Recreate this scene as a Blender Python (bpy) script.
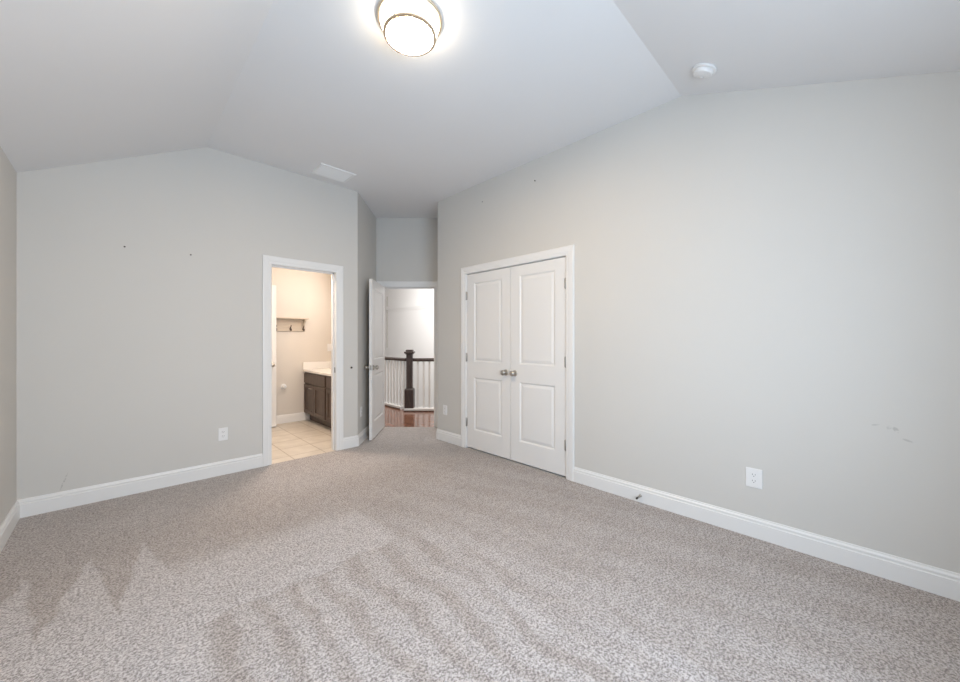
import bpy, bmesh, math, random
from mathutils import Matrix, Vector

random.seed(7)
for o in list(bpy.data.objects):
    bpy.data.objects.remove(o)
scene = bpy.context.scene
COL = scene.collection
PI = math.pi

# ---------------------------------------------------------------- camera, sky, light, exposure
A45 = math.radians(45.6)
def wpt(r, d):                      # plan point: r to the right of the camera axis, d along it
    return (r*math.sin(A45) + d*math.cos(A45), -r*math.cos(A45) + d*math.sin(A45))

FPX = 369.0
CAMH = 1.25
cam_d = bpy.data.cameras.new('camera')
cam_d.sensor_width = 36.0
cam_d.lens = 36.0*FPX/960.0
cam_d.shift_y = -1.0/960.0
cam_d.clip_start = 0.02
cam = bpy.data.objects.new('camera', cam_d)
cam.location = (0, 0, CAMH)
cam.rotation_euler = (PI/2, 0, -(PI/2 - A45))
COL.objects.link(cam)
scene.camera = cam

world = bpy.data.worlds.new('sky')
scene.world = world
world.use_nodes = True
bg = world.node_tree.nodes['Background']
bg.inputs[0].default_value = (0.80, 0.88, 1.0, 1)
bg.inputs[1].default_value = 0.6

scene.view_settings.view_transform = 'Standard'
scene.view_settings.look = 'None'
scene.view_settings.gamma = 1.0
scene.view_settings.use_curve_mapping = False
scene.view_settings.exposure = 0.0
try:
    scene.cycles.use_denoising = True
    scene.cycles.max_bounces = 10
    scene.cycles.diffuse_bounces = 6
    scene.cycles.sample_clamp_indirect = 6.0
except Exception:
    pass

def area_light(name, loc, direction, sx, sy, power, color):
    l = bpy.data.lights.new(name, 'AREA')
    l.shape = 'RECTANGLE'; l.size = sx; l.size_y = sy
    l.energy = power; l.color = color
    o = bpy.data.objects.new(name, l)
    o.location = loc
    o.rotation_euler = Vector(direction).to_track_quat('-Z', 'Z').to_euler()
    COL.objects.link(o)
    return o

# daylight entering by the two windows beside and behind the camera
area_light('window_daylight_side', (-0.56, 0.75, 1.35), (1, 0, 0), 1.5, 1.3, 12.0, (0.42, 0.70, 1.0))
area_light('window_daylight_rear', (0.70, -0.73, 1.35), (0, 1, 0), 1.7, 1.3, 86.0, (0.66, 0.81, 0.98))
# unseen fill lights added in the hall and bathroom, and the bathroom's vanity lamp
area_light('stair_hall_fill', (3.95, 7.2, 2.6), (1, 0.0, -0.6), 2.0, 1.0, 50.0, (1.0, 0.98, 0.96))  # unseen lamp added in place of hall daylight, aimed at the stairwell wall
area_light('hall_rail_fill', (3.35, 5.15, 3.15), (0.35, 0.35, -1), 0.5, 0.5, 66.0, (1.0, 0.95, 0.90))  # unseen lamp added to brighten the balusters from the front
area_light('bathroom_vanity_light', (2.50, 5.35, 2.05), (-1, 0.1, -0.25), 0.7, 0.14, 9.0, (1.0, 0.91, 0.84))
area_light('bathroom_spill_fill', (1.43, 4.60, 2.56), (0.0, -0.75, -1), 0.3, 0.3, 40.0, (1.0, 0.83, 0.69))  # unseen lamp added to spill warm light through the doorway onto the carpet

# ---------------------------------------------------------------- materials
class NT:
    def __init__(self, m):
        self.t = m.node_tree; self.n = self.t.nodes; self.l = self.t.links
    def link(self, a, b): self.l.new(a, b)
    def node(self, typ, **kw):
        n = self.n.new(typ)
        for k, v in kw.items(): setattr(n, k, v)
        return n
    def math(self, op, a, b=None, c=None, clamp=False):
        n = self.node('ShaderNodeMath', operation=op, use_clamp=clamp)
        for i, v in enumerate((a, b, c)):
            if v is None: continue
            if isinstance(v, (int, float)): n.inputs[i].default_value = v
            else: self.link(v, n.inputs[i])
        return n.outputs[0]
    def smooth(self, v, lo, hi, a=0.0, b=1.0):
        n = self.node('ShaderNodeMapRange', interpolation_type='SMOOTHSTEP')
        self.link(v, n.inputs[0])
        for i, x in zip((1, 2, 3, 4), (lo, hi, a, b)):
            if isinstance(x, (int, float)): n.inputs[i].default_value = x
            else: self.link(x, n.inputs[i])
        return n.outputs[0]
    def mix(self, fac, a, b, blend='MIX'):
        n = self.node('ShaderNodeMix', data_type='RGBA', blend_type=blend)
        for i, v in ((0, fac), (6, a), (7, b)):
            if isinstance(v, (int, float)): n.inputs[i].default_value = v
            elif isinstance(v, tuple): n.inputs[i].default_value = (*v, 1)
            else: self.link(v, n.inputs[i])
        return n.outputs[2]
    def noise(self, vec, scale, detail=2.0, rough=0.5, dist=0.0):
        n = self.node('ShaderNodeTexNoise')
        n.inputs['Scale'].default_value = scale
        n.inputs['Detail'].default_value = detail
        n.inputs['Roughness'].default_value = rough
        n.inputs['Distortion'].default_value = dist
        self.link(vec, n.inputs['Vector'])
        return n.outputs['Fac']

def new_mat(name, color=(0.8, 0.8, 0.8), rough=0.5, metal=0.0, spec=0.5):
    m = bpy.data.materials.new(name)
    m.use_nodes = True
    b = m.node_tree.nodes['Principled BSDF']
    b.inputs['Base Color'].default_value = (*color, 1)
    b.inputs['Roughness'].default_value = rough
    b.inputs['Metallic'].default_value = metal
    b.inputs['Specular IOR Level'].default_value = spec
    return m, NT(m), b

def coords(t):
    return t.node('ShaderNodeTexCoord').outputs['Object']

def painted(name, color, rough=0.6, spec=0.3, bump=0.06, scale=350.0, var=0.02, marks=()):
    """rolled paint: faint tone variation and orange-peel; marks = dirt smudges (centre, half size)"""
    m, t, b = new_mat(name, color, rough, 0, spec)
    co = coords(t)
    n1 = t.noise(co, 1.3, 3)
    lo = tuple(c*(1-var) for c in color); hi = tuple(min(1, c*(1+var)) for c in color)
    col = t.mix(n1, lo, hi)
    if marks:
        sep = t.node('ShaderNodeSeparateXYZ'); t.link(co, sep.inputs[0])
        rag = t.noise(co, 60, 3)
        for (cx, cy, cz, hx, hy, hz, shear, s) in marks:
            dx = t.math('DIVIDE', t.math('SUBTRACT', sep.outputs[0], cx), hx)
            zz = t.math('SUBTRACT', sep.outputs[2], cz)
            dy0 = t.math('SUBTRACT', sep.outputs[1], cy)
            if abs(shear) > 0 and hx < 50:
                dx = t.math('DIVIDE', t.math('SUBTRACT', t.math('SUBTRACT', sep.outputs[0], cx), t.math('MULTIPLY', zz, shear)), hx)
            if abs(shear) > 0 and hy < 50:
                zz = t.math('ADD', zz, t.math('MULTIPLY', dy0, shear))
            dy = t.math('DIVIDE', dy0, hy)
            dz = t.math('DIVIDE', zz, hz)
            q = t.math('ADD', t.math('ADD', t.math('MULTIPLY', dx, dx), t.math('MULTIPLY', dy, dy)), t.math('MULTIPLY', dz, dz))
            f = t.smooth(q, 1.0, 0.2)
            f = t.math('MULTIPLY', f, t.smooth(rag, 0.35, 0.55))
            col = t.mix(t.math('MULTIPLY', f, s), col, tuple(c*0.45 for c in color))
    t.link(col, b.inputs['Base Color'])
    if bump:
        bn = t.node('ShaderNodeBump'); bn.inputs['Strength'].default_value = bump; bn.inputs['Distance'].default_value = 0.001
        t.link(t.noise(co, scale, 2), bn.inputs['Height']); t.link(bn.outputs[0], b.inputs['Normal'])
    return m

WALLC = (0.585, 0.568, 0.538)
M = {}
M['wall'] = painted('wall_paint', WALLC)
M['wall_n'] = painted('wall_paint_scratched', WALLC, marks=[(-0.29, 0, 0.20, 0.006, 99, 0.075, 0.32, 0.55)])
M['wall_e'] = painted('wall_paint_scuffed', WALLC, marks=[
    (0, -0.070, 0.798, 99, 0.020, 0.006, 0.25, 0.32), (0, -0.118, 0.790, 99, 0.012, 0.013, 0.0, 0.25),
    (0, -0.142, 0.783, 99, 0.014, 0.016, -0.5, 0.42), (0, -0.182, 0.735, 99, 0.022, 0.007, -0.3, 0.36)])
M['ceil'] = painted('ceiling_paint', (0.745, 0.745, 0.75), rough=0.8, bump=0.05)
M['trim'] = painted('white_trim_enamel', (0.745, 0.74, 0.73), rough=0.35, spec=0.5, bump=0.0, var=0.01)
M['door'] = painted('white_door_enamel', (0.735, 0.725, 0.71), rough=0.38, spec=0.5, bump=0.02, scale=120, var=0.01)
M['plastic'] = painted('white_plastic', (0.76, 0.755, 0.75), rough=0.3, spec=0.5, bump=0.0, var=0.005)
M['dark'] = new_mat('dark_slot', (0.03, 0.03, 0.03), 0.6)[0]
M['hallwall'] = painted('hall_white_paint', (0.80, 0.80, 0.80), rough=0.6, bump=0.0)
M['bathwall'] = painted('bathroom_cream_paint', (0.66, 0.61, 0.55), rough=0.55, bump=0.02)
M['bathtrim'] = painted('bathroom_trim_enamel', (0.82, 0.80, 0.77), rough=0.35, bump=0.0)
M['nickel'] = new_mat('satin_nickel', (0.50, 0.47, 0.43), 0.28, 1.0)[0]
M['hinge'] = new_mat('dull_nickel', (0.42, 0.41, 0.39), 0.4, 1.0)[0]
M['bronze'] = new_mat('brushed_lamp_metal', (0.80, 0.69, 0.55), 0.35, 1.0)[0]
M['rubber'] = new_mat('white_rubber', (0.75, 0.75, 0.74), 0.7)[0]
M['nail'] = new_mat('dark_nail_metal', (0.06, 0.055, 0.05), 0.5, 0.6)[0]
M['slat'] = painted('vent_white_steel', (0.80, 0.81, 0.81), rough=0.4, bump=0, var=0.005)
M['ventdark'] = new_mat('vent_duct', (0.22, 0.22, 0.22), 0.8)[0]
M['counter'] = painted('white_cultured_marble', (0.83, 0.80, 0.76), rough=0.2, spec=0.5, bump=0.0, var=0.015)

def emission(name, color, strength):
    m = bpy.data.materials.new(name); m.use_nodes = True
    t = NT(m); b = m.node_tree.nodes['Principled BSDF']
    b.inputs['Base Color'].default_value = (0.9, 0.88, 0.84, 1)
    b.inputs['Roughness'].default_value = 0.3
    b.inputs['Emission Color'].default_value = (*color, 1)
    b.inputs['Emission Strength'].default_value = strength
    return m
M['glass_lit'] = emission('lit_opal_glass', (1.0, 0.86, 0.66), 16.0)
M['lens_lit'] = emission('lit_frosted_lens', (1.0, 0.70, 0.37), 205.0)

def wood(name, c1, c2, rough, scale=(1, 1, 1), spec=0.5, planks=None):
    m, t, b = new_mat(name, c1, rough, 0, spec)
    co = coords(t)
    mp = t.node('ShaderNodeMapping'); mp.inputs['Scale'].default_value = scale
    t.link(co, mp.inputs[0])
    g = t.noise(mp.outputs[0], 6.0, 5, 0.6, 1.2)
    col = t.mix(t.smooth(g, 0.3, 0.7), c1, c2)
    if planks:
        rot = t.node('ShaderNodeMapping'); rot.inputs['Rotation'].default_value = (0, 0, planks)
        t.link(co, rot.inputs[0])
        br = t.node('ShaderNodeTexBrick')
        br.inputs['Scale'].default_value = 1.0
        br.inputs['Brick Width'].default_value = 0.9; br.inputs['Row Height'].default_value = 0.083
        br.inputs['Mortar Size'].default_value = 0.0015
        br.inputs['Color1'].default_value = (0.75, 0.75, 0.75, 1); br.inputs['Color2'].default_value = (1.15, 1.15, 1.15, 1)
        br.inputs['Mortar'].default_value = (0.3, 0.3, 0.3, 1)
        t.link(rot.outputs[0], br.inputs['Vector'])
        col = t.mix(1.0, col, br.outputs['Color'], 'MULTIPLY')
    t.link(col, b.inputs['Base Color'])
    return m
M['newel'] = wood('dark_stained_newel_wood', (0.030, 0.020, 0.017), (0.075, 0.048, 0.04), 0.35, (6, 6, 0.8))
M['cabinet'] = wood('dark_brown_cabinet_wood', (0.066, 0.043, 0.032), (0.120, 0.083, 0.064), 0.4, (7, 7, 0.7))
M['woodfloor'] = wood('red_brown_hall_floor_wood', (0.17, 0.072, 0.045), (0.29, 0.135, 0.085), 0.12, (6, 0.8, 1), 0.6, planks=PI/2)

def tile_mat():
    m, t, b = new_mat('beige_floor_tile', (0.6, 0.5, 0.4), 0.35)
    co = coords(t)
    br = t.node('ShaderNodeTexBrick', offset=0.0)
    br.inputs['Scale'].default_value = 1.0
    br.inputs['Brick Width'].default_value = 0.33; br.inputs['Row Height'].default_value = 0.33
    br.inputs['Mortar Size'].default_value = 0.005
    br.inputs['Color1'].default_value = (0.62, 0.57, 0.50, 1); br.inputs['Color2'].default_value = (0.67, 0.62, 0.55, 1)
    br.inputs['Mortar'].default_value = (0.40, 0.34, 0.27, 1)
    t.link(co, br.inputs['Vector'])
    n = t.noise(co, 7, 4)
    col = t.mix(t.smooth(n, 0.3, 0.75), (0.92, 0.90, 0.88), (1.06, 1.05, 1.04))
    t.link(t.mix(1.0, br.outputs['Color'], col, 'MULTIPLY'), b.inputs['Base Color'])
    return m
M['tile'] = tile_mat()

def carpet_mat():
    m, t, b = new_mat('grey_beige_cut_pile', (0.48, 0.42, 0.39), 1.0, 0, 0.05)
    b.inputs['Sheen Weight'].default_value = 0.25
    b.inputs['Sheen Roughness'].default_value = 0.6
    co = coords(t)
    sep = t.node('ShaderNodeSeparateXYZ'); t.link(co, sep.inputs[0])
    wob = t.noise(co, 5.0, 3)
    X = t.math('ADD', sep.outputs[0], t.math('MULTIPLY', t.math('SUBTRACT', wob, 0.5), 0.10))
    wob2 = t.noise(co, 4.0, 2, 0.5, 0.4)
    Y = t.math('ADD', sep.outputs[1], t.math('MULTIPLY', t.math('SUBTRACT', wob2, 0.5), 0.16))
    # vacuum passes: the brushed pile lies one way or the other
    # (a) zigzag strokes at the left
    sx = t.math('SUBTRACT', X, -0.119)
    tri = t.math('ABSOLUTE', t.math('SUBTRACT', t.math('FRACT', t.math('ADD', t.math('DIVIDE', sx, 0.235), 0.5)), 0.5))  # 0 at apex .. 0.5
    edge = t.math('SUBTRACT', 3.08, t.math('MULTIPLY', tri, 1.35))
    za = t.math('SUBTRACT', edge, Y)
    zig = t.smooth(za, -0.06, 0.09)
    zig = t.math('MULTIPLY', zig, t.smooth(X, 0.32, 0.22))
    zig = t.math('MULTIPLY', zig, t.smooth(Y, 1.55, 1.75))
    # (b) the wide pale band
    band = t.math('MULTIPLY', t.smooth(Y, 2.0, 2.03), t.smooth(Y, 2.75, 2.45))
    band = t.math('MULTIPLY', band, t.math('MULTIPLY', t.smooth(X, 0.10, 0.22), t.smooth(X, 1.30, 1.22)))
    # (c) straight strokes running toward the window side
    st = t.math('SINE', t.math('MULTIPLY', t.math('ADD', X, t.math('MULTIPLY', t.noise(co, 1.7, 1), 0.3)), 2*PI/0.165))
    st = t.smooth(st, -0.75, 0.25)
    st = t.math('MULTIPLY', st, t.math('MULTIPLY', t.smooth(Y, 2.02, 1.98), t.smooth(X, 0.25, 0.35)))
    st = t.math('MULTIPLY', st, t.smooth(X, 2.0, 1.1))
    # (d) more strokes crossing the middle
    st2 = t.math('SINE', t.math('MULTIPLY', t.math('ADD', X, t.math('MULTIPLY', Y, 0.25)), 2*PI/0.31))
    st2 = t.math('MULTIPLY', t.smooth(st2, -0.3, 0.4), t.math('MULTIPLY', t.smooth(X, 1.2, 1.35), t.smooth(Y, 3.0, 2.2)))
    v = t.math('ADD', t.math('ADD', t.math('MULTIPLY', zig, 0.95), t.math('MULTIPLY', band, 0.85)), t.math('ADD', t.math('MULTIPLY', st, 0.55), t.math('MULTIPLY', st2, 0.22)), clamp=True)
    soft = t.noise(co, 2.2, 4, 0.6)
    v = t.math('ADD', v, t.math('MULTIPLY', t.math('SUBTRACT', soft, 0.36), 0.9))
    v = t.math('ADD', v, t.smooth(sep.outputs[1], 3.0, 3.6, 0.0, 0.4))  # far carpet lightened: the brighter lighting there is put into the colour
    lay_light = t.mix(t.math('MULTIPLY', v, 1.0, clamp=True), (0.368, 0.326, 0.301), (0.478, 0.449, 0.443))
    # tuft shading put into the colour: light tips, dark crevices between twisted tufts
    n1 = t.noise(co, 95, 3, 0.6, 0.3)
    n2 = t.noise(co, 190, 3, 0.7)
    n3 = t.noise(co, 19, 3, 0.6)
    h = t.math('ADD', t.math('MULTIPLY', n1, 0.75), t.math('ADD', t.math('MULTIPLY', n2, 0.35), t.math('MULTIPLY', n3, 0.15)))
    spk = t.smooth(h, 0.48, 0.76)
    col = t.mix(spk, (0.43, 0.40, 0.385), (1.30, 1.30, 1.30))
    t.link(t.mix(1.0, lay_light, col, 'MULTIPLY'), b.inputs['Base Color'])
    bn = t.node('ShaderNodeBump'); bn.inputs['Strength'].default_value = 0.6; bn.inputs['Distance'].default_value = 0.012
    t.link(h, bn.inputs['Height']); t.link(bn.outputs[0], b.inputs['Normal'])
    return m
M['carpet'] = carpet_mat()

# ---------------------------------------------------------------- mesh helpers
class MB:
    def __init__(self): self.bm = bmesh.new()
    def box(self, x0, x1, y0, y1, z0, z1, bev=0.0, seg=2):
        r = bmesh.ops.create_cube(self.bm, size=1.0)
        vs = r['verts']
        for v in vs:
            v.co = Vector((x0 + (v.co.x+.5)*(x1-x0), y0 + (v.co.y+.5)*(y1-y0), z0 + (v.co.z+.5)*(z1-z0)))
        if bev:
            es = list({e for v in vs for e in v.link_edges})
            bmesh.ops.bevel(self.bm, geom=es, offset=bev, segments=seg, profile=0.5, affect='EDGES')
        return self
    def prism(self, poly, fn0, fn1):
        """ngon given by 2D points, fn0/fn1 map a 2D point to the two end faces"""
        a = [self.bm.verts.new(fn0(*p)) for p in poly]
        b = [self.bm.verts.new(fn1(*p)) for p in poly]
        n = len(poly)
        self.bm.faces.new(a); self.bm.faces.new(b[::-1])
        for i in range(n):
            self.bm.faces.new((a[i], b[i], b[(i+1) % n], a[(i+1) % n]))
        return self
    def plan(self, poly, z0, z1):
        return self.prism(poly, lambda x, y: (x, y, z0), lambda x, y: (x, y, z1))
    def elev(self, poly, y0, y1):
        return self.prism(poly, lambda x, z: (x, y0, z), lambda x, z: (x, y1, z))
    def strips(self, rows, close_u=False, close_v=False, caps=False):
        g = [[self.bm.verts.new(p) for p in row] for row in rows]
        nu, nv = len(g), len(g[0])
        for i in range(nu if close_u else nu-1):
            for j in range(nv if close_v else nv-1):
                q = (g[i][j], g[(i+1) % nu][j], g[(i+1) % nu][(j+1) % nv], g[i][(j+1) % nv])
                try: self.bm.faces.new(q)
                except ValueError: pass
        if caps:
            for row in (g[0], g[-1]):
                try: self.bm.faces.new(row)
                except ValueError: pass
        return self
    def lathe(self, prof, mat=Matrix(), seg=32):
        """prof: (radius, height) along local +z, mat places it"""
        rows = []
        for (r, h) in prof:
            r = max(r, 1e-5)
            rows.append([mat @ Vector((r*math.cos(2*PI*k/seg), r*math.sin(2*PI*k/seg), h)) for k in range(seg)])
        return self.strips(rows, close_v=True, caps=True)
    def tube(self, pts, rad, seg=10):
        pts = [Vector(p) for p in pts]
        rows = []
        n = None
        for i, p in enumerate(pts):
            d = (pts[min(i+1, len(pts)-1)] - pts[max(i-1, 0)]).normalized()
            if n is None:
                n = d.orthogonal().normalized()
            n = (n - d*n.dot(d)).normalized()
            bb = d.cross(n)
            rr = rad[i] if isinstance(rad, (list, tuple)) else rad
            rows.append([p + n*math.cos(2*PI*k/seg)*rr + bb*math.sin(2*PI*k/seg)*rr for k in range(seg)])
        return self.strips(rows, close_v=True, caps=True)
    def build(self, name, mat, parent=None, loc=(0, 0, 0), rz=0.0, smooth=False):
        bmesh.ops.recalc_face_normals(self.bm, faces=self.bm.faces)
        me = bpy.data.meshes.new(name)
        self.bm.to_mesh(me); self.bm.free()
        if isinstance(mat, str): mat = M[mat]
        me.materials.append(mat)
        if smooth:
            for p in me.polygons: p.use_smooth = True
            try: me.set_sharp_from_angle(angle=math.radians(40))
            except Exception: pass
        o = bpy.data.objects.new(name, me)
        COL.objects.link(o)
        if parent is not None: o.parent = parent
        o.location = loc; o.rotation_euler = (0, 0, rz)
        return o

def tag(o, label, cat, group=None, kind=None):
    o['label'] = label; o['category'] = cat
    if group: o['group'] = group
    if kind: o['kind'] = kind
    return o
def struct(o, label, cat): return tag(o, label, cat, kind='structure')
def thing(name, label, cat, loc, rz=0.0, group=None, kind=None):
    o = bpy.data.objects.new(name, None)
    o.empty_display_size = 0.1
    COL.objects.link(o)
    o.location = loc; o.rotation_euler = (0, 0, rz)
    return tag(o, label, cat, group, kind)
def copy_tree(o, parent=None):
    c = o.copy(); COL.objects.link(c)
    if parent is not None:
        c.parent = parent
    for ch in list(o.children): copy_tree(ch, c)
    return c

RX = Matrix.Rotation(PI/2, 4, 'X')     # lathe axis +z -> local -y (out of a wall)
def face_out(x, y, z): return Matrix.Translation((x, y, z)) @ RX

# ---------------------------------------------------------------- plan
XL, XB, YA, YW = -0.511, 2.885, 4.12, -0.67
ZC, ZL = 3.0, 2.422
KX, KY = 0.57, 0.88
P0 = (2.013, YA)
P1 = wpt(-1.49, 5.30)
P2 = wpt(-0.52, 5.30)
P3 = (XB, 3.712)
RZ_A, RZ_B, RZ_L = 0.0, -PI/2, PI/2
RZ_D = -(PI/2 - A45)                   # the wall with the hall door
RZ_F = A45                             # facing the right side of the alcove
ang_al = math.atan2(P1[1]-P0[1], P1[0]-P0[0])

# floors
bedroom = [(XL, YW), (XB, YW), P3, P2, P1, P0, (XL, YA)]
struct(MB().plan(bedroom, -0.05, 0.0).build('floor', 'carpet'), 'grey beige cut pile bedroom carpet with vacuum strokes', 'floor')
bath = [(0.98, YA), (2.013, YA), (2.62, 4.81), (2.62, 6.03), (0.98, 6.03)]
struct(MB().plan(bath, -0.05, -0.004).build('floor_bathroom', 'tile'), 'beige square tile bathroom floor', 'floor')
NW = wpt(-1.252, 6.57)                 # newel post centre
EDGE = 6.52
hall = [wpt(-1.5, 5.30), wpt(0.8, 5.30), wpt(0.8, EDGE+0.12), (NW[0]+0.02, NW[1]-0.02), (NW[0]+0.02, 11.0), (2.74, 11.0), (2.74, 4.75)]
struct(MB().plan(hall, -0.05, -0.006).build('floor_hall', 'woodfloor'), 'glossy red brown wood floor of the upstairs hall', 'floor')
struct(MB().plan([(2.6, 3.2), (6.0, 3.2), (6.0, 11.2), (2.6, 11.2)], -2.9, -2.8).build('floor_stairwell', 'hallwall'), 'pale floor at the foot of the stairwell', 'floor')

# ceiling: flat centre, one slope to the left wall and one to the window wall, meeting in a hip
def ceil_mesh():
    b = MB(); bm = b.bm
    pts = {'c': (XL, YW, ZL), 'K': (KX, KY, ZC), 'a1': (KX, YA, ZC), 'a0': (XL, YA, ZL), 'b1': (XB, KY, ZC), 'b0': (XB, YW, ZL),
           'p3': (*P3, ZC), 'p2': (*P2, ZC), 'p1': (*P1, ZC), 'p0': (*P0, ZC)}
    faces = [('c', 'K', 'a1', 'a0'), ('c', 'b0', 'b1', 'K'), ('K', 'b1', 'p3', 'p2', 'p1', 'p0', 'a1')]
    lo = {k: bm.verts.new(v) for k, v in pts.items()}
    hi = {k: bm.verts.new((v[0], v[1], v[2]+0.12)) for k, v in pts.items()}
    for f in faces:
        bm.faces.new([lo[k] for k in f]); bm.faces.new([hi[k] for k in f][::-1])
    rim = ['c', 'b0', 'b1', 'p3', 'p2', 'p1', 'p0', 'a1', 'a0']
    for i in range(len(rim)):
        p, q = rim[i], rim[(i+1) % len(rim)]
        bm.faces.new((lo[p], lo[q], hi[q], hi[p]))
    return b
struct(ceil_mesh().build('ceiling', 'ceil'), 'pale grey vaulted bedroom ceiling with two sloped sides', 'ceiling')
struct(MB().plan([(0.86, 4.24), (2.1, 4.24), (2.74, 4.95), (2.74, 6.15), (0.86, 6.15)], 2.62, 2.70).build('ceiling_bathroom', 'bathtrim'), 'white flat bathroom ceiling', 'ceiling')
struct(MB().plan([(2.6, 4.9), wpt(-1.6, 5.42), wpt(0.95, 5.42), (6.0, 4.2), (6.0, 11.2), (2.6, 11.2)], 3.2, 3.3).build('ceiling_hall', 'hallwall'), 'white stair hall ceiling', 'ceiling')

# bedroom walls; local x runs left to right as seen from the room, local -y faces the room
T = 0.12
BD0, BD1, BDH = 1.10, 1.752, 2.010     # bathroom door opening
J = 0.018
w = MB().elev([(XL, 0), (BD0-J, 0), (BD0-J, BDH+J), (BD1+J, BDH+J), (BD1+J, 0), (P0[0], 0), (P0[0], ZC), (KX, ZC), (XL, ZL)], 0, T)
struct(w.build('wall_north', 'wall_n', loc=(0, YA, 0)), 'grey painted wall with the bathroom doorway, two nails and a scratch', 'wall')

CL0, CL1, CLH = 1.835, 3.168, 2.010    # closet opening along Y
e = [(-P3[1], 0), (-CL1-J, 0), (-CL1-J, CLH+J), (-CL0+J, CLH+J), (-CL0+J, 0), (-YW, 0), (-YW, ZL), (-KY, ZC), (-P3[1], ZC)]
wb = MB().prism(e, lambda u, z: (XB, -u, z), lambda u, z: (XB+T, -u, z))
struct(wb.build('wall_east', 'wall_e'), 'long grey painted wall with the closet doors and faint scuffs', 'wall')

# left wall with a window opening near the camera
WL = (0.0, 1.5, 0.70, 2.0)
wl = MB()
for (a, b, c, d) in ((YW, WL[0], 0, ZL), (WL[1], YA, 0, ZL), (WL[0], WL[1], 0, WL[2]), (WL[0], WL[1], WL[3], ZL)):
    wl.box(XL-T, XL, a, b, c, d)
struct(wl.build('wall_west', 'wall'), 'grey painted wall at the far left edge', 'wall')
WR = (-0.15, 1.55, 0.70, 2.0)
ws = MB()
for (a, b, c, d) in ((XL-T, WR[0], 0, ZL), (WR[1], XB+T, 0, ZL), (WR[0], WR[1], 0, WR[2]), (WR[0], WR[1], WR[3], ZL)):
    ws.box(a, b, YW-T, YW, c, d)
struct(ws.build('wall_south', 'wall'), 'grey painted window wall behind the camera', 'wall')
def window_frame(name, w0, w1, z0, z1, loc, rz, label):
    b = MB()
    f = 0.05
    b.box(w0, w0+f, 0.01, 0.06, z0, z1); b.box(w1-f, w1, 0.01, 0.06, z0, z1)
    b.box(w0, w1, 0.01, 0.06, z0, z0+f); b.box(w0, w1, 0.01, 0.06, z1-f, z1)
    b.box(w0, w1, 0.015, 0.05, (z0+z1)/2-0.02, (z0+z1)/2+0.02)
    b.box((w0+w1)/2-0.02, (w0+w1)/2+0.02, 0.015, 0.05, z0, z1)
    struct(b.build(name, 'trim', loc=loc, rz=rz), label, 'window')
window_frame('window_1', WL[0], WL[1], WL[2], WL[3], (XL-T+0.0, 0, 0), PI/2, 'white framed window in the left wall')
window_frame('window_2', -WR[1], -WR[0], WR[2], WR[3], (0, YW-T, 0), PI, 'white framed window behind the camera')

# alcove walls
def offs(p, q, t):                     # wall prism along p->q, thickness t to the left
    d = Vector((q[0]-p[0], q[1]-p[1])).normalized()
    n = Vector((-d.y, d.x))*t
    return [p, q, (q[0]+n.x, q[1]+n.y), (p[0]+n.x, p[1]+n.y)]
struct(MB().plan(offs(P0, P1, 0.10), 0, ZC).build('wall_alcove_left', 'wall'), 'short grey wall behind the open hall door', 'wall')
struct(MB().plan(offs(P2, P3, 0.11), 0, ZC).build('wall_alcove_right', 'wall'), 'short grey wall on the right side of the alcove', 'wall')
DR0, DR1, DRH = -1.40, -0.655, 2.008   # hall door opening measured along the door wall
DLOC = (*wpt(0, 5.30), 0)
dw = MB().elev([(-1.62, 0), (DR0-J, 0), (DR0-J, DRH+J), (DR1+J, DRH+J), (DR1+J, 0), (0.92, 0), (0.92, 3.2), (-1.62, 3.2)], 0, T)
struct(dw.build('wall_alcove_end', 'wall', loc=DLOC, rz=RZ_D), 'grey wall above the hall doorway at the end of the alcove', 'wall')

# closet shell behind the closed doors
cs = MB()
cs.box(3.60, 3.65, 1.6, 3.45, 0, 2.5); cs.box(XB+T, 3.65, 1.55, 1.6, 0, 2.5); cs.box(XB+T, 3.65, 3.40, 3.45, 0, 2.5)
cs.box(XB+T, 3.65, 1.55, 3.45, 2.5, 2.55); cs.box(XB, 3.65, 1.55, 3.45, -0.05, -0.002)
struct(cs.build('wall_closet', 'wall'), 'walls inside the closed closet', 'wall')

# bathroom walls
struct(MB().box(0.86, 2.74, 6.03, 6.15, -0.05, 2.65).build('wall_bathroom_far', 'bathwall'), 'cream bathroom wall holding the hook shelf', 'wall')
struct(MB().box(0.86, 0.98, 4.24, 6.03, -0.05, 2.65).build('wall_bathroom_left', 'bathwall'), 'cream bathroom side wall', 'wall')
struct(MB().box(2.62, 2.74, 4.84, 11.0, -0.05, 3.2).build('wall_bathroom_right', 'bathwall'), 'cream wall beside the bathroom vanity', 'wall')

# hall and stairwell shell
struct(MB().box(5.6, 5.7, 3.6, 11.1, -2.8, 3.2).build('wall_stairwell', 'hallwall'), 'bright white wall across the stairwell', 'wall')
struct(MB().box(2.62, 5.7, 11.0, 11.1, -2.8, 3.2).build('wall_hall_end', 'hallwall'), 'white wall at the end of the upstairs hall', 'wall')
struct(MB().plan(offs(wpt(0.92, 5.30), wpt(0.92, 7.6), -0.1), -2.8, 3.2).build('wall_hall_right', 'hallwall'), 'white wall to the right of the stairwell', 'wall')
under = [wpt(-1.5, 5.45), wpt(0.9, 5.45), wpt(0.9, EDGE+0.10), (NW[0], NW[1]), (NW[0], 11.0), (2.75, 11.0), (2.75, 4.95)]
struct(MB().plan(under, -2.8, -0.05).build('wall_under_hall', 'hallwall'), 'white wall below the edge of the hall floor', 'wall')

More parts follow.
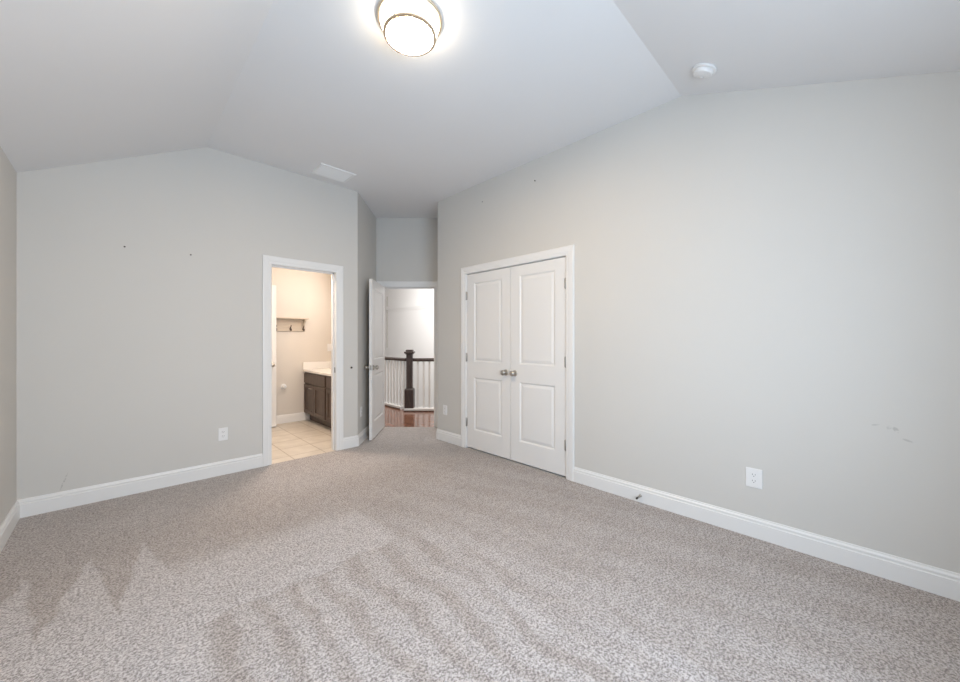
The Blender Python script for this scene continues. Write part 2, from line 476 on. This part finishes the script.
# ---------------------------------------------------------------- trim
BASE_PROF = [(0.0, 0.0), (0.016, 0.0), (0.016, 0.092), (0.012, 0.096), (0.012, 0.104), (0.0135, 0.108), (0.0115, 0.113), (0.007, 0.118), (0.005, 0.128), (0.0, 0.128)]
def sweep(prof, path):
    """prof (out, z); path plan points with the room on the right hand of travel; mitred corners"""
    path = [Vector(p) for p in path]
    rows = []
    for i, p in enumerate(path):
        ns = []
        if i > 0:
            d = (p-path[i-1]).normalized(); ns.append(Vector((d.y, -d.x)))
        if i < len(path)-1:
            d = (path[i+1]-p).normalized(); ns.append(Vector((d.y, -d.x)))
        n = ns[0] if len(ns) == 1 else (ns[0]+ns[1])/(1+ns[0].dot(ns[1]))
        rows.append([(p.x+n.x*o, p.y+n.y*o, z) for (o, z) in prof])
    return MB().strips(rows, close_v=True, caps=True)
CW = 0.084
struct(sweep(BASE_PROF, [(XL, -0.65), (XL, YA), (BD0-CW+0.004, YA)]).build('baseboard_left', 'trim'), 'white moulded baseboard on the left walls up to the bathroom door', 'baseboard')
al_end = wpt(-1.4895, 5.298)
struct(sweep(BASE_PROF, [(BD1+CW-0.004, YA), P0, al_end]).build('baseboard_middle', 'trim'), 'white baseboard piece wrapping the corner right of the bathroom door', 'baseboard')
pr_in = wpt(-0.52, 5.29)
struct(sweep(BASE_PROF, [pr_in, P3, (XB, CL1+CW-0.004)]).build('baseboard_alcove', 'trim'), 'short white baseboard left of the closet', 'baseboard')
struct(sweep(BASE_PROF, [(XB, CL0-CW+0.004), (XB, -0.65)]).build('baseboard_right', 'trim'), 'long white baseboard along the right wall', 'baseboard')

CAS_PROF = [(0.004, 0.0), (0.004, 0.010), (0.010, 0.013), (0.030, 0.014), (0.036, 0.017), (0.060, 0.019), (0.074, 0.020), (0.082, 0.018), (CW, 0.014), (CW, 0.0)]
def casing(x0, x1, zt, zb=0.0):
    rows = []
    for (cx, cz) in ((0, 0), (0, 1), (1, 1), (1, 0)):
        row = []
        for (o, wd) in CAS_PROF:
            row.append((x0-o if cx == 0 else x1+o, -wd, zt+o if cz else zb))
        rows.append(row)
    return MB().strips(rows, close_v=True, caps=True)
def door_trim(name, x0, x1, zt, loc, rz, label, mat='trim', depth=T, far=True):
    r = thing(name, label, 'door frame', loc, rz, kind='structure')
    casing(x0, x1, zt).build('casing', mat, r)
    j = MB()
    j.box(x0-J, x0, -0.0005, depth+0.0005, 0, zt+J); j.box(x1, x1+J, -0.0005, depth+0.0005, 0, zt+J); j.box(x0, x1, -0.0005, depth+0.0005, zt, zt+J)
    j.build('jamb', mat, r)
    return r
tr = door_trim('trim_1', BD0, BD1, BDH, (0, YA, 0), 0, 'white casing around the bathroom doorway')
MB().box(BD0, BD0+0.012, 0.045, 0.08, 0, BDH).box(BD1-0.012, BD1, 0.045, 0.08, 0, BDH).box(BD0, BD1, 0.045, 0.08, BDH-0.012, BDH).build('door_stop_strip', 'trim', tr)
MB().box(BD1-0.003, BD1, 0.005, 0.035, 0.88, 0.94).build('strike_plate', 'hinge', tr)
tr = door_trim('trim_2', DR0, DR1, DRH, DLOC, RZ_D, 'white casing around the hall doorway')
MB().box(DR1-0.012, DR1, 0.045, 0.08, 0, DRH).box(DR0, DR1, 0.045, 0.08, DRH-0.012, DRH).build('door_stop_strip', 'trim', tr)
tr = door_trim('trim_3', -CL1, -CL0, CLH, (XB, 0, 0), RZ_B, 'white casing around the double closet doors')
MB().box(-CL1, -CL0, 0.04, 0.06, CLH-0.012, CLH).build('door_stop_strip', 'trim', tr)
# bathroom baseboard and stairwell trims
struct(sweep(BASE_PROF, [(0.985, 6.03), (2.08, 6.03)]).build('baseboard_bathroom', 'bathtrim'), 'white baseboard on the far bathroom wall', 'baseboard')
tb = MB()
tb.box(5.57, 5.6, 4.2, 10.99, 2.12, 2.22); tb.box(5.585, 5.6, 4.2, 10.99, 2.06, 2.12)
struct(tb.build('trim_4', 'hallwall'), 'white ledge moulding across the bright stairwell wall', 'moulding')
struct(MB().box(5.585, 5.6, 9.55, 9.60, 1.03, 2.52).build('trim_5', 'wall'), 'thin grey upright strip on the bright stairwell wall', 'moulding')

# ---------------------------------------------------------------- doors
def add_panel(bm, x0, x1, z0, z1, y, s):
    """moulded raised panel filling the rectangle; s = direction the face looks (-1 front)"""
    rings = [(0.0, 0.0), (0.006, 0.003), (0.014, 0.0095), (0.020, 0.0095), (0.040, 0.004), (0.046, 0.003)]
    prev = None
    for (o, dep) in rings:
        yy = y - s*dep
        cur = [bm.verts.new((x0+o, yy, z0+o)), bm.verts.new((x1-o, yy, z0+o)), bm.verts.new((x1-o, yy, z1-o)), bm.verts.new((x0+o, yy, z1-o))]
        if prev:
            for i in range(4):
                bm.faces.new((prev[i], prev[(i+1) % 4], cur[(i+1) % 4], cur[i]))
        prev = cur
    bm.faces.new(prev)
def leaf_mesh(wd, ht, th=0.035, stile=0.118, lowz=(0.208, 0.810), upz=(0.988, 1.885), both=True):
    b = MB(); bm = b.bm
    zs = [0.0, lowz[0], lowz[1], upz[0], upz[1], ht]
    xs = [0.0, stile, wd-stile, wd]
    for (y, s) in ((0.0, -1), (th, 1)):
        for i in range(3):
            for k in range(5):
                if i == 1 and k in (1, 3):
                    add_panel(bm, xs[1], xs[2], zs[k], zs[k+1], y, s)
                else:
                    bm.faces.new([bm.verts.new(p) for p in ((xs[i], y, zs[k]), (xs[i+1], y, zs[k]), (xs[i+1], y, zs[k+1]), (xs[i], y, zs[k+1]))])
    # edges
    for (a, c) in (((0, 0), (0, ht)), ((wd, 0), (wd, ht)), ((0, 0), (wd, 0)), ((0, ht), (wd, ht))):
        bm.faces.new([bm.verts.new(p) for p in ((a[0], 0, a[1]), (c[0], 0, c[1]), (c[0], th, c[1]), (a[0], th, a[1]))])
    bmesh.ops.remove_doubles(bm, verts=bm.verts, dist=1e-5)
    return b
KNOB = [(0.0, 0.0), (0.031, 0.0), (0.032, 0.004), (0.028, 0.008), (0.013, 0.010), (0.011, 0.022), (0.013, 0.028), (0.022, 0.033), (0.0275, 0.042), (0.0285, 0.050), (0.026, 0.058), (0.018, 0.064), (0.008, 0.067), (0.0, 0.0675)]
def knob(parent, x, y, z, side=-1, name='knob'):
    rot = RX if side < 0 else Matrix.Rotation(-PI/2, 4, 'X')
    return MB().lathe(KNOB, Matrix.Translation((x, y, z)) @ rot, 28).build(name, 'nickel', parent, smooth=True)
def hinge(parent, x, y, z, side=1, mat='hinge'):
    """barrel with finials and the sliver of leaf plate"""
    b = MB()
    b.lathe([(0.0, -0.052), (0.004, -0.050), (0.0065, -0.046), (0.0065, 0.046), (0.004, 0.050), (0.0, 0.052)], Matrix.Translation((x, y, z)), 12)
    b.box(min(x, x+side*0.014), max(x, x+side*0.014), y+0.001, y+0.006, z-0.045, z+0.045)
    return b.build('hinge', mat, parent, smooth=True)

# closet double doors
gap = 0.004
lw = (CL1-CL0-3*gap)/2
for k in (0, 1):
    u0 = -CL1+gap + k*(lw+gap)
    r = thing('door_1' if k == 0 else 'door_2',
              ('left' if k == 0 else 'right') + ' leaf of the closed white double closet door', 'door', (XB, -u0, 0.016), RZ_B, kind='structure')
    leaf_mesh(lw, CLH-0.016-0.008).build('panel', 'door', r, loc=(0, 0.004, 0))
    kx = lw-0.060 if k == 0 else 0.060
    knob(r, kx, 0.004, 0.895)
    for hz in (0.285, 1.035, 1.745):
        if k == 0: hinge(r, -0.004, -0.006, hz, 1)
        else: hinge(r, lw+0.004, -0.006, hz, -1)

# hall door, standing open into the bedroom
HW = 0.738
hp = wpt(-1.366, 5.292)
r = thing('door_3', 'white panelled hall door standing open beside the alcove wall', 'door', (*hp, 0.012), RZ_F + math.radians(2.6), kind='structure')
leaf_mesh(HW, DRH-0.012-0.002).build('panel', 'door', r, loc=(-HW, 0, 0))
knob(r, -HW+0.062, 0.0, 0.895); knob(r, -HW+0.062, 0.035, 0.895, side=1)
MB().box(-HW-0.002, -HW+0.0005, 0.006, 0.029, 0.865, 0.925).lathe([(0.0, 0), (0.007, 0), (0.006, 0.008), (0.0, 0.009)], Matrix.Translation((-HW-0.002, 0.0175, 0.895)) @ Matrix.Rotation(-PI/2, 4, 'Y'), 12).build('latch', 'hinge', r)
for hz in (0.25, 1.0, 1.76): hinge(r, 0.002, 0.041, hz, -1)

# bathroom door, swung in against the side wall
r = thing('door_4', 'bathroom door leaf swung in against the side wall', 'door', (BD0-0.002, YA+T+0.01, 0.012), RZ_L, kind='structure')
leaf_mesh(0.645, 1.99).build('panel', 'door', r, loc=(0, 0, 0))
knob(r, 0.585, 0.035, 0.90, side=1)
# second bathroom door, standing open before the far wall
r = thing('door_5', 'edge of a white door standing open beside the hook shelf', 'door', (0.99, 5.82, 0.012), 0, kind='structure')
leaf_mesh(0.625, 2.02).build('panel', 'door', r)
knob(r, 0.565, 0.0, 0.885)

# ---------------------------------------------------------------- ceiling lamp
def ray_plane_z(px, py, z):
    d = (CAMH-z)*FPX/(py-340.0); return (*wpt((px-480)/FPX*d, d), z)
lx, ly = 1.135, 1.705
lamp = thing('ceiling_lamp', 'round lit flush ceiling lamp with tapered opal glass and thin metal rings', 'lamp', (lx, ly, ZC))
MB().lathe([(0.0, 0.0), (0.172, 0.0), (0.176, -0.004), (0.176, -0.016), (0.170, -0.022), (0.150, -0.022), (0.0, -0.02)], seg=56).build('canopy', 'bronze', lamp, smooth=True)
MB().lathe([(0.0, -0.024), (0.158, -0.024), (0.158, -0.030), (0.138, -0.090), (0.134, -0.093), (0.0, -0.093)], seg=56).build('glass_shade', 'glass_lit', lamp, smooth=True)
MB().lathe([(0.0, -0.0935), (0.126, -0.0935), (0.126, -0.0985), (0.120, -0.1005), (0.060, -0.1045), (0.0, -0.106)], seg=56).build('lens', 'lens_lit', lamp, smooth=True)
rg = MB()
ring = [(0.1385, -0.086), (0.1420, -0.086), (0.1425, -0.095), (0.1360, -0.0985), (0.1275, -0.0985), (0.1275, -0.0945), (0.1385, -0.0935)]
rg.strips([[(rr*math.cos(2*PI*k/56), rr*math.sin(2*PI*k/56), h) for k in range(56)] for rr, h in ring], close_u=True, close_v=True)
rg.build('lower_ring', 'bronze', lamp, smooth=True)
for k in range(3):
    a = math.radians(84 + 120*k)
    st = MB()
    pts = [(0.165, -0.020), (0.161, -0.030), (0.1425, -0.090), (0.1405, -0.097)]
    ca, sa = math.cos(a), math.sin(a)
    rows = []
    for (rr, h) in pts:
        rows.append([(ca*rr-sa*q, sa*rr+ca*q, h) for q in (-0.004, 0.004)] + [(ca*(rr+0.003)-sa*q, sa*(rr+0.003)+ca*q, h) for q in (0.004, -0.004)])
    st.strips(rows, close_v=True, caps=True).build('strap', 'bronze', lamp)

# ---------------------------------------------------------------- smoke detector on the window-side slope
sl = (ZC-ZL)/(KY-YW)
def hit_slope(px, py):
    u, v = (px-480)/FPX, (340-py)/FPX
    dx, dy = u*math.sin(A45)+math.cos(A45), -u*math.cos(A45)+math.sin(A45)
    # 1.25 + t v = ZC - sl (KY - t dy)
    t = (ZC - sl*KY - CAMH)/(v - sl*dy)
    return Vector((t*dx, t*dy, CAMH+t*v))
sp = hit_slope(704.5, 69)
sd = thing('smoke_detector', 'round white smoke detector on the sloped ceiling above the right wall', 'smoke detector', sp)
sd.rotation_euler = (math.atan(sl), 0, 0)
MB().lathe([(0.0, 0.0), (0.068, 0.0), (0.070, -0.004), (0.070, -0.012), (0.066, -0.015), (0.0, -0.014)], seg=40).build('mounting_base', 'plastic', sd, smooth=True)
MB().lathe([(0.0, -0.013), (0.057, -0.013), (0.056, -0.026), (0.053, -0.033), (0.047, -0.036), (0.0, -0.037)], seg=40).build('cover', 'plastic', sd, smooth=True)
MB().lathe([(0.0, -0.036), (0.010, -0.036), (0.010, -0.039), (0.0, -0.0395)], Matrix.Translation((0.022, 0.01, 0)), 20).build('test_button', 'plastic', sd, smooth=True)

# ---------------------------------------------------------------- ceiling vent
vt = thing('ceiling_vent', 'white rectangular louvred air vent in the flat ceiling above the bathroom door', 'vent', (1.612, 3.845, ZC))
vw, vh = 0.185, 0.142
fr = MB()
prof = [(0.0, 0.0), (0.0, 0.004), (0.006, 0.009), (0.026, 0.009), (0.030, 0.006), (0.030, 0.0)]
rows = []
for (sx, sy) in ((-1, -1), (1, -1), (1, 1), (-1, 1)):
    rows.append([(sx*(vw-o), sy*(vh-o), -d) for (o, d) in prof])
fr.strips(rows, close_u=True, close_v=True).build('frame', 'slat', vt)
MB().box(-vw+0.028, vw-0.028, -vh+0.028, vh-0.028, -0.0015, 0.0).build('duct_opening', 'ventdark', vt)
for k in range(11):
    y = -vh+0.036 + k*(2*vh-0.072)/10
    MB().prism([(y-0.009, -0.002), (y-0.008, -0.001), (y+0.010, -0.0085), (y+0.009, -0.0095)],
               lambda a, b: (-vw+0.03, a, b), lambda a, b: (vw-0.03, a, b)).build('louvre', 'slat', vt)

# ---------------------------------------------------------------- outlets
def outlet(name, label, loc, rz, group='white duplex outlets low on the bedroom walls', wd=0.074, ht=0.118):
    r = thing(name, label, 'outlet', loc, rz, group)
    MB().box(-wd/2, wd/2, -0.006, 0.0, -ht/2, ht/2, 0.003, 2).build('cover_plate', 'plastic', r)
    for s in (-1, 1):
        sock = MB()
        pts = []
        for k in range(24):
            a = 2*PI*k/24
            pts.append((0.0165*math.cos(a), max(-0.0125, min(0.0125, 0.0165*math.sin(a))) + s*0.0195))
        sock.prism(pts, lambda x, z: (x, -0.0055, z), lambda x, z: (x, -0.0078, z))
        so = sock.build('socket', 'plastic', r)
        sl_ = MB()
        sl_.box(-0.0085, -0.006, -0.0082, -0.0077, s*0.0195-0.001, s*0.0195+0.008)
        sl_.box(0.006, 0.0085, -0.0082, -0.0077, s*0.0195, s*0.0195+0.0075)
        sl_.lathe([(0.0, 0.0077), (0.0026, 0.0077), (0.0026, 0.0082), (0.0, 0.0082)], face_out(0, 0, s*0.0195-0.007), 12)
        sl_.build('slot', 'dark', so)
    MB().lathe([(0.0, 0.0055), (0.003, 0.0055), (0.0025, 0.0072), (0.0, 0.0075)], face_out(0, 0, 0), 12).build('screw', 'plastic', r)
    return r
outlet('wall_outlet', 'white duplex outlet on the long right wall', (XB, 0.457, 0.374), RZ_B, wd=0.086, ht=0.122)
outlet('wall_outlet', 'white duplex outlet left of the bathroom door', (0.693, YA, 0.377), RZ_A)
outlet('wall_outlet', 'white duplex outlet left of the closet doors', (XB, 3.560, 0.385), RZ_B)
da = 0.15
dv = Vector((math.cos(ang_al), math.sin(ang_al)))
outlet('wall_outlet', 'white outlet behind the open hall door seen almost edge on', (P0[0]+dv.x*da, P0[1]+dv.y*da, 0.375), ang_al)

# wall bumper knob, nails, door stop
bp = thing('wall_bumper', 'small round metal stop on the wall right of the bathroom door', 'door stop', (1.930, YA, 0.93), 0)
MB().lathe([(0.0, 0.0), (0.013, 0.0), (0.013, 0.003), (0.007, 0.006), (0.006, 0.014), (0.0, 0.014)], face_out(0, 0, 0), 20).build('base', 'nickel', bp, smooth=True)
MB().lathe([(0.0, 0.013), (0.009, 0.013), (0.011, 0.018), (0.011, 0.026), (0.006, 0.030), (0.0, 0.030)], face_out(0, 0, 0), 20).build('tip', 'nail', bp, smooth=True)

def nail(label, loc, rz, s=1.0, group='picture nails left in the walls'):
    o = MB().lathe([(0.0, -0.004), (0.003*s, -0.004), (0.003*s, 0.010), (0.0062*s, 0.011), (0.0062*s, 0.014), (0.0, 0.0145)], RX, 14).build('nail', 'nail', loc=loc, rz=rz, smooth=True)
    return tag(o, label, 'nail', group)
nail('dark nail in the wall above the bathroom-side outlet, the one nearer the left wall', (0.034, YA, 1.998), 0)
nail('dark nail in the wall above the outlet, the one nearer the bathroom door', (0.454, YA, 2.001), 0)
nail('small dark nail high on the right wall just under the ceiling, above the closet', (XB, 2.178, 2.79), RZ_B, 0.8)
nail('small dark nail high on the right wall above the left closet leaf', (XB, 2.899, 2.779), RZ_B, 0.7)

ds = thing('door_stop', 'small spring door stop on the right baseboard near the closet', 'door stop', (XB-0.016, 1.165, 0.052), RZ_B)
MB().lathe([(0.0, 0.0), (0.011, 0.0), (0.010, 0.004), (0.006, 0.008), (0.0, 0.008)], face_out(0, 0, 0), 18).build('base', 'nickel', ds, smooth=True)
pts = []
for k in range(160):
    a = 2*PI*k/12
    pts.append((0.0055*math.cos(a), -0.006-0.056*k/159, 0.0055*math.sin(a)))
MB().tube(pts, 0.0013, 6).build('spring', 'hinge', ds, smooth=True)
MB().lathe([(0.0, 0.060), (0.0075, 0.060), (0.0080, 0.066), (0.0075, 0.073), (0.004, 0.076), (0.0, 0.076)], face_out(0, 0, 0), 18).build('tip', 'nail', ds, smooth=True)

# ---------------------------------------------------------------- bathroom furniture
VX, VY = 2.075, 6.028
va = thing('bathroom_vanity', 'dark brown bathroom vanity cabinet with panelled doors', 'cabinet', (VX, VY, 0), RZ_B)
VL, VD = 1.10, 0.54
b = MB()
b.box(0, VL, 0.004, VD, 0.115, 0.757)
b.build('body', 'cabinet', va)
MB().box(0.0, VL, 0.075, VD, 0.0, 0.115).build('toe_kick', 'cabinet', va)
def cab_front(name, x0, x1, z0, z1, shaker=True):
    q = MB()
    f = 0.055 if (z1-z0) > 0.25 else 0.028
    q.box(x0, x1, -0.008, 0.004, z0, z1)
    if shaker:
        q.box(x0, x0+f, -0.020, -0.008, z0, z1, 0.002, 1); q.box(x1-f, x1, -0.020, -0.008, z0, z1, 0.002, 1)
        q.box(x0+f, x1-f, -0.020, -0.008, z0, z0+f, 0.002, 1); q.box(x0+f, x1-f, -0.020, -0.008, z1-f, z1, 0.002, 1)
    else:
        q.box(x0, x1, -0.020, -0.008, z0, z1, 0.003, 1)
    return q.build(name, 'cabinet', va)
def pull(parent, x, z, vert=False):
    q = MB()
    L = 0.045
    a, c = ((x, -0.045, z-L), (x, -0.045, z+L)) if vert else ((x-L, -0.045, z), (x+L, -0.045, z))
    q.tube([a, c], 0.005, 10)
    for s in (-0.7, 0.7):
        p = (x, -0.02, z+s*L) if vert else (x+s*L, -0.02, z)
        q.tube([p, (p[0], -0.045, p[2])], 0.004, 8)
    return q.build('pull', 'nickel', parent, smooth=True)
cab_front('drawer', 0.02, 0.83, 0.590, 0.738, False)
d1 = cab_front('door', 0.02, 0.423, 0.128, 0.572); pull(d1, 0.34, 0.525)
d2 = cab_front('door', 0.429, 0.83, 0.128, 0.572)
cab_front('drawer', 0.875, 1.09, 0.590, 0.738, False)
cab_front('door', 0.875, 1.09, 0.128, 0.572)

ct = MB()
ct.box(VX-0.03, 2.618, VY-VL-0.01, 6.028, 0.758, 0.792, 0.004, 2)
ct.box(VX-0.03, 2.618, 6.006, 6.028, 0.792, 0.905, 0.003, 2)
ct.box(2.598, 2.618, VY-VL-0.01, 6.006, 0.792, 0.905, 0.003, 2)
tag(ct.build('countertop', 'counter'), 'white vanity countertop with a low backsplash', 'countertop')

# hook shelf on the far wall
hs = thing('hook_shelf', 'cream wall shelf with a row of hooks on the bathroom wall', 'shelf', (0, 6.03, 0), 0)
HX0, HX1 = 1.50, 2.10
HZ = 1.25 + 19.5*6.0/FPX
M['shelf'] = painted('cream_shelf_paint', (0.56, 0.48, 0.39), rough=0.4, bump=0, var=0.02)
MB().box(HX0, HX1, -0.115, 0.0, HZ, HZ+0.018, 0.003, 1).build('shelf_board', 'shelf', hs)
MB().box(HX0, HX1-0.02, -0.018, 0.0, HZ-0.185, HZ-0.115, 0.003, 1).build('hook_rail', 'shelf', hs)
MB().box(HX0, HX1-0.03, -0.006, 0.0, HZ-0.115, HZ).build('back_panel', 'shelf', hs)
for hx in (HX0+0.03, HX1-0.045):
    q = MB()
    pts = [(0.0, HZ), (-0.10, HZ), (-0.098, HZ-0.02)]
    for k in range(9):
        a = PI/2*k/8
        pts.append((-0.095+0.075*math.sin(a)*1.0, HZ-0.03-0.14*(1-math.cos(a))))
    pts += [(0.0, HZ-0.185)]
    q.prism(pts, lambda y, z, hx=hx: (hx-0.011, y, z), lambda y, z, hx=hx: (hx+0.011, y, z)).build('bracket', 'shelf', hs)
for hx in (1.66, 1.86, 2.045):
    q = MB()
    z = HZ-0.150
    q.lathe([(0.0, 0.018), (0.014, 0.018), (0.014, 0.022), (0.0, 0.022)], face_out(hx, 0, z), 14)
    q.tube([(hx, -0.02, z+0.03), (hx, -0.024, z), (hx, -0.035, z-0.022), (hx, -0.055, z-0.028), (hx, -0.068, z-0.012), (hx, -0.070, z+0.005)], 0.006, 8)
    q.tube([(hx, -0.02, z+0.01), (hx, -0.05, z+0.035), (hx, -0.058, z+0.055)], 0.006, 8)
    q.build('hook', M['newel'], hs, smooth=True)

# light switch and round valve cover on the far bathroom wall
u = (329-480)/FPX
def on_bath(px, py):
    uu = (px-480)/FPX
    dx, dy = uu*math.sin(A45)+math.cos(A45), -uu*math.cos(A45)+math.sin(A45)
    t = 6.03/dy
    return (t*dx, 6.03, CAMH-t*(py-340)/FPX)
s = on_bath(329.5, 347.5)
sw = thing('light_switch', 'pale switch plate on the bathroom wall above the counter', 'light switch', s, 0)
MB().box(-0.037, 0.037, -0.006, 0, -0.06, 0.06, 0.003, 2).build('cover_plate', 'plastic', sw)
MB().box(-0.016, 0.016, -0.009, -0.006, -0.033, 0.033, 0.001, 1).build('rocker', 'plastic', sw)
s = on_bath(283.5, 386.5)
vc = thing('paper_holder', 'small white round fitting low on the bathroom wall', 'fitting', s, 0)
MB().lathe([(0.0, 0.0), (0.040, 0.0), (0.038, 0.010), (0.022, 0.016), (0.018, 0.040), (0.0, 0.040)], face_out(0, 0, 0), 26).build('escutcheon', 'plastic', vc, smooth=True)
MB().lathe([(0.0, 0.036), (0.024, 0.038), (0.028, 0.052), (0.022, 0.066), (0.0, 0.070)], face_out(0, 0, 0), 26).build('cap', 'plastic', vc, smooth=True)

# ---------------------------------------------------------------- stair rail in the hall
nx, ny = NW
np_ = thing('newel_post', 'dark stained square newel post with a capped top', 'newel post', (nx, ny, 0), RZ_D)
b = MB().box(-0.078, 0.078, -0.078, 0.078, 0.046, 0.375, 0.004, 1)
b.box(-0.070, 0.070, -0.070, 0.070, 0.375, 0.390, 0.004, 1)
b.build('base_box', 'newel', np_)
b = MB().box(-0.053, 0.053, -0.053, 0.053, 0.388, 1.01, 0.005, 1)
b.build('shaft', 'newel', np_)
b = MB().box(-0.066, 0.066, -0.066, 0.066, 0.995, 1.012, 0.004, 1).box(-0.085, 0.085, -0.085, 0.085, 1.012, 1.045, 0.006, 1).box(-0.062, 0.062, -0.062, 0.062, 1.045, 1.078, 0.012, 2)
b.build('cap', 'newel', np_)

def rail_profile(): return [(-0.030, 0.870), (0.030, 0.870), (0.034, 0.890), (0.030, 0.915), (0.014, 0.927), (-0.014, 0.927), (-0.030, 0.915), (-0.034, 0.890)]
# right run: parallel to the door wall; left run: along the hall
RL, LL = 1.62, 4.6
hr = tag(MB().prism(rail_profile(), lambda y, z: (0.056, y, z), lambda y, z: (RL, y, z)).build('handrail', 'newel', loc=(nx, ny, 0), rz=RZ_D), 'dark handrail running right from the newel post', 'handrail')
hl = tag(MB().prism(rail_profile(), lambda y, z: (0.105, y, z), lambda y, z: (LL, y, z)).build('handrail', 'newel', loc=(nx, ny, 0), rz=PI/2), 'dark handrail running back along the hall from the newel post', 'handrail')
c1 = MB().box(-0.09, RL, -0.085, 0.085, -0.03, 0.046, 0.004, 1)
c1 = c1.build('rail_curb', 'trim', loc=(nx, ny, 0), rz=RZ_D)
MB().box(-0.09, RL, -0.095, -0.0855, -0.006, 0.012, 0.002, 1).build('shoe_moulding', 'newel', c1)
tag(c1, 'white curb under the right run of balusters', 'curb')
c2 = MB().box(0.190, LL, -0.07, 0.07, -0.03, 0.046, 0.004, 1)
c2 = c2.build('rail_curb', 'trim', loc=(nx, ny, 0), rz=PI/2)
MB().box(0.190, LL, 0.0705, 0.080, -0.006, 0.012, 0.002, 1).build('shoe_moulding', 'newel', c2)
tag(c2, 'white curb under the run of balusters along the hall', 'curb')
bal = None
def place_bal(x, y, rz, label, group):
    global bal
    if bal is None:
        o = MB().box(-0.0155, 0.0155, -0.0155, 0.0155, 0.047, 0.869, 0.002, 1).build('baluster', 'trim')
        bal = o
    else:
        o = bal.copy(); COL.objects.link(o)
    o.location = (x, y, 0); o.rotation_euler = (0, 0, rz)
    return tag(o, label, 'baluster', group)
dR = (math.cos(RZ_D), math.sin(RZ_D))
ordn = ['first', 'second', 'third', 'fourth', 'fifth', 'sixth', 'seventh', 'eighth']
for k in range(4):
    t = 0.145 + 0.103*k
    place_bal(nx+dR[0]*t, ny+dR[1]*t, RZ_D, 'white square baluster, %s to the right of the dark newel post' % ordn[k], 'white balusters of the stair rail')
for k in range(8):
    t = 0.17 + 0.105*k
    place_bal(nx, ny+t, 0, 'white square baluster, %s along the hall behind the newel post' % ordn[k], 'white balusters of the stair rail')
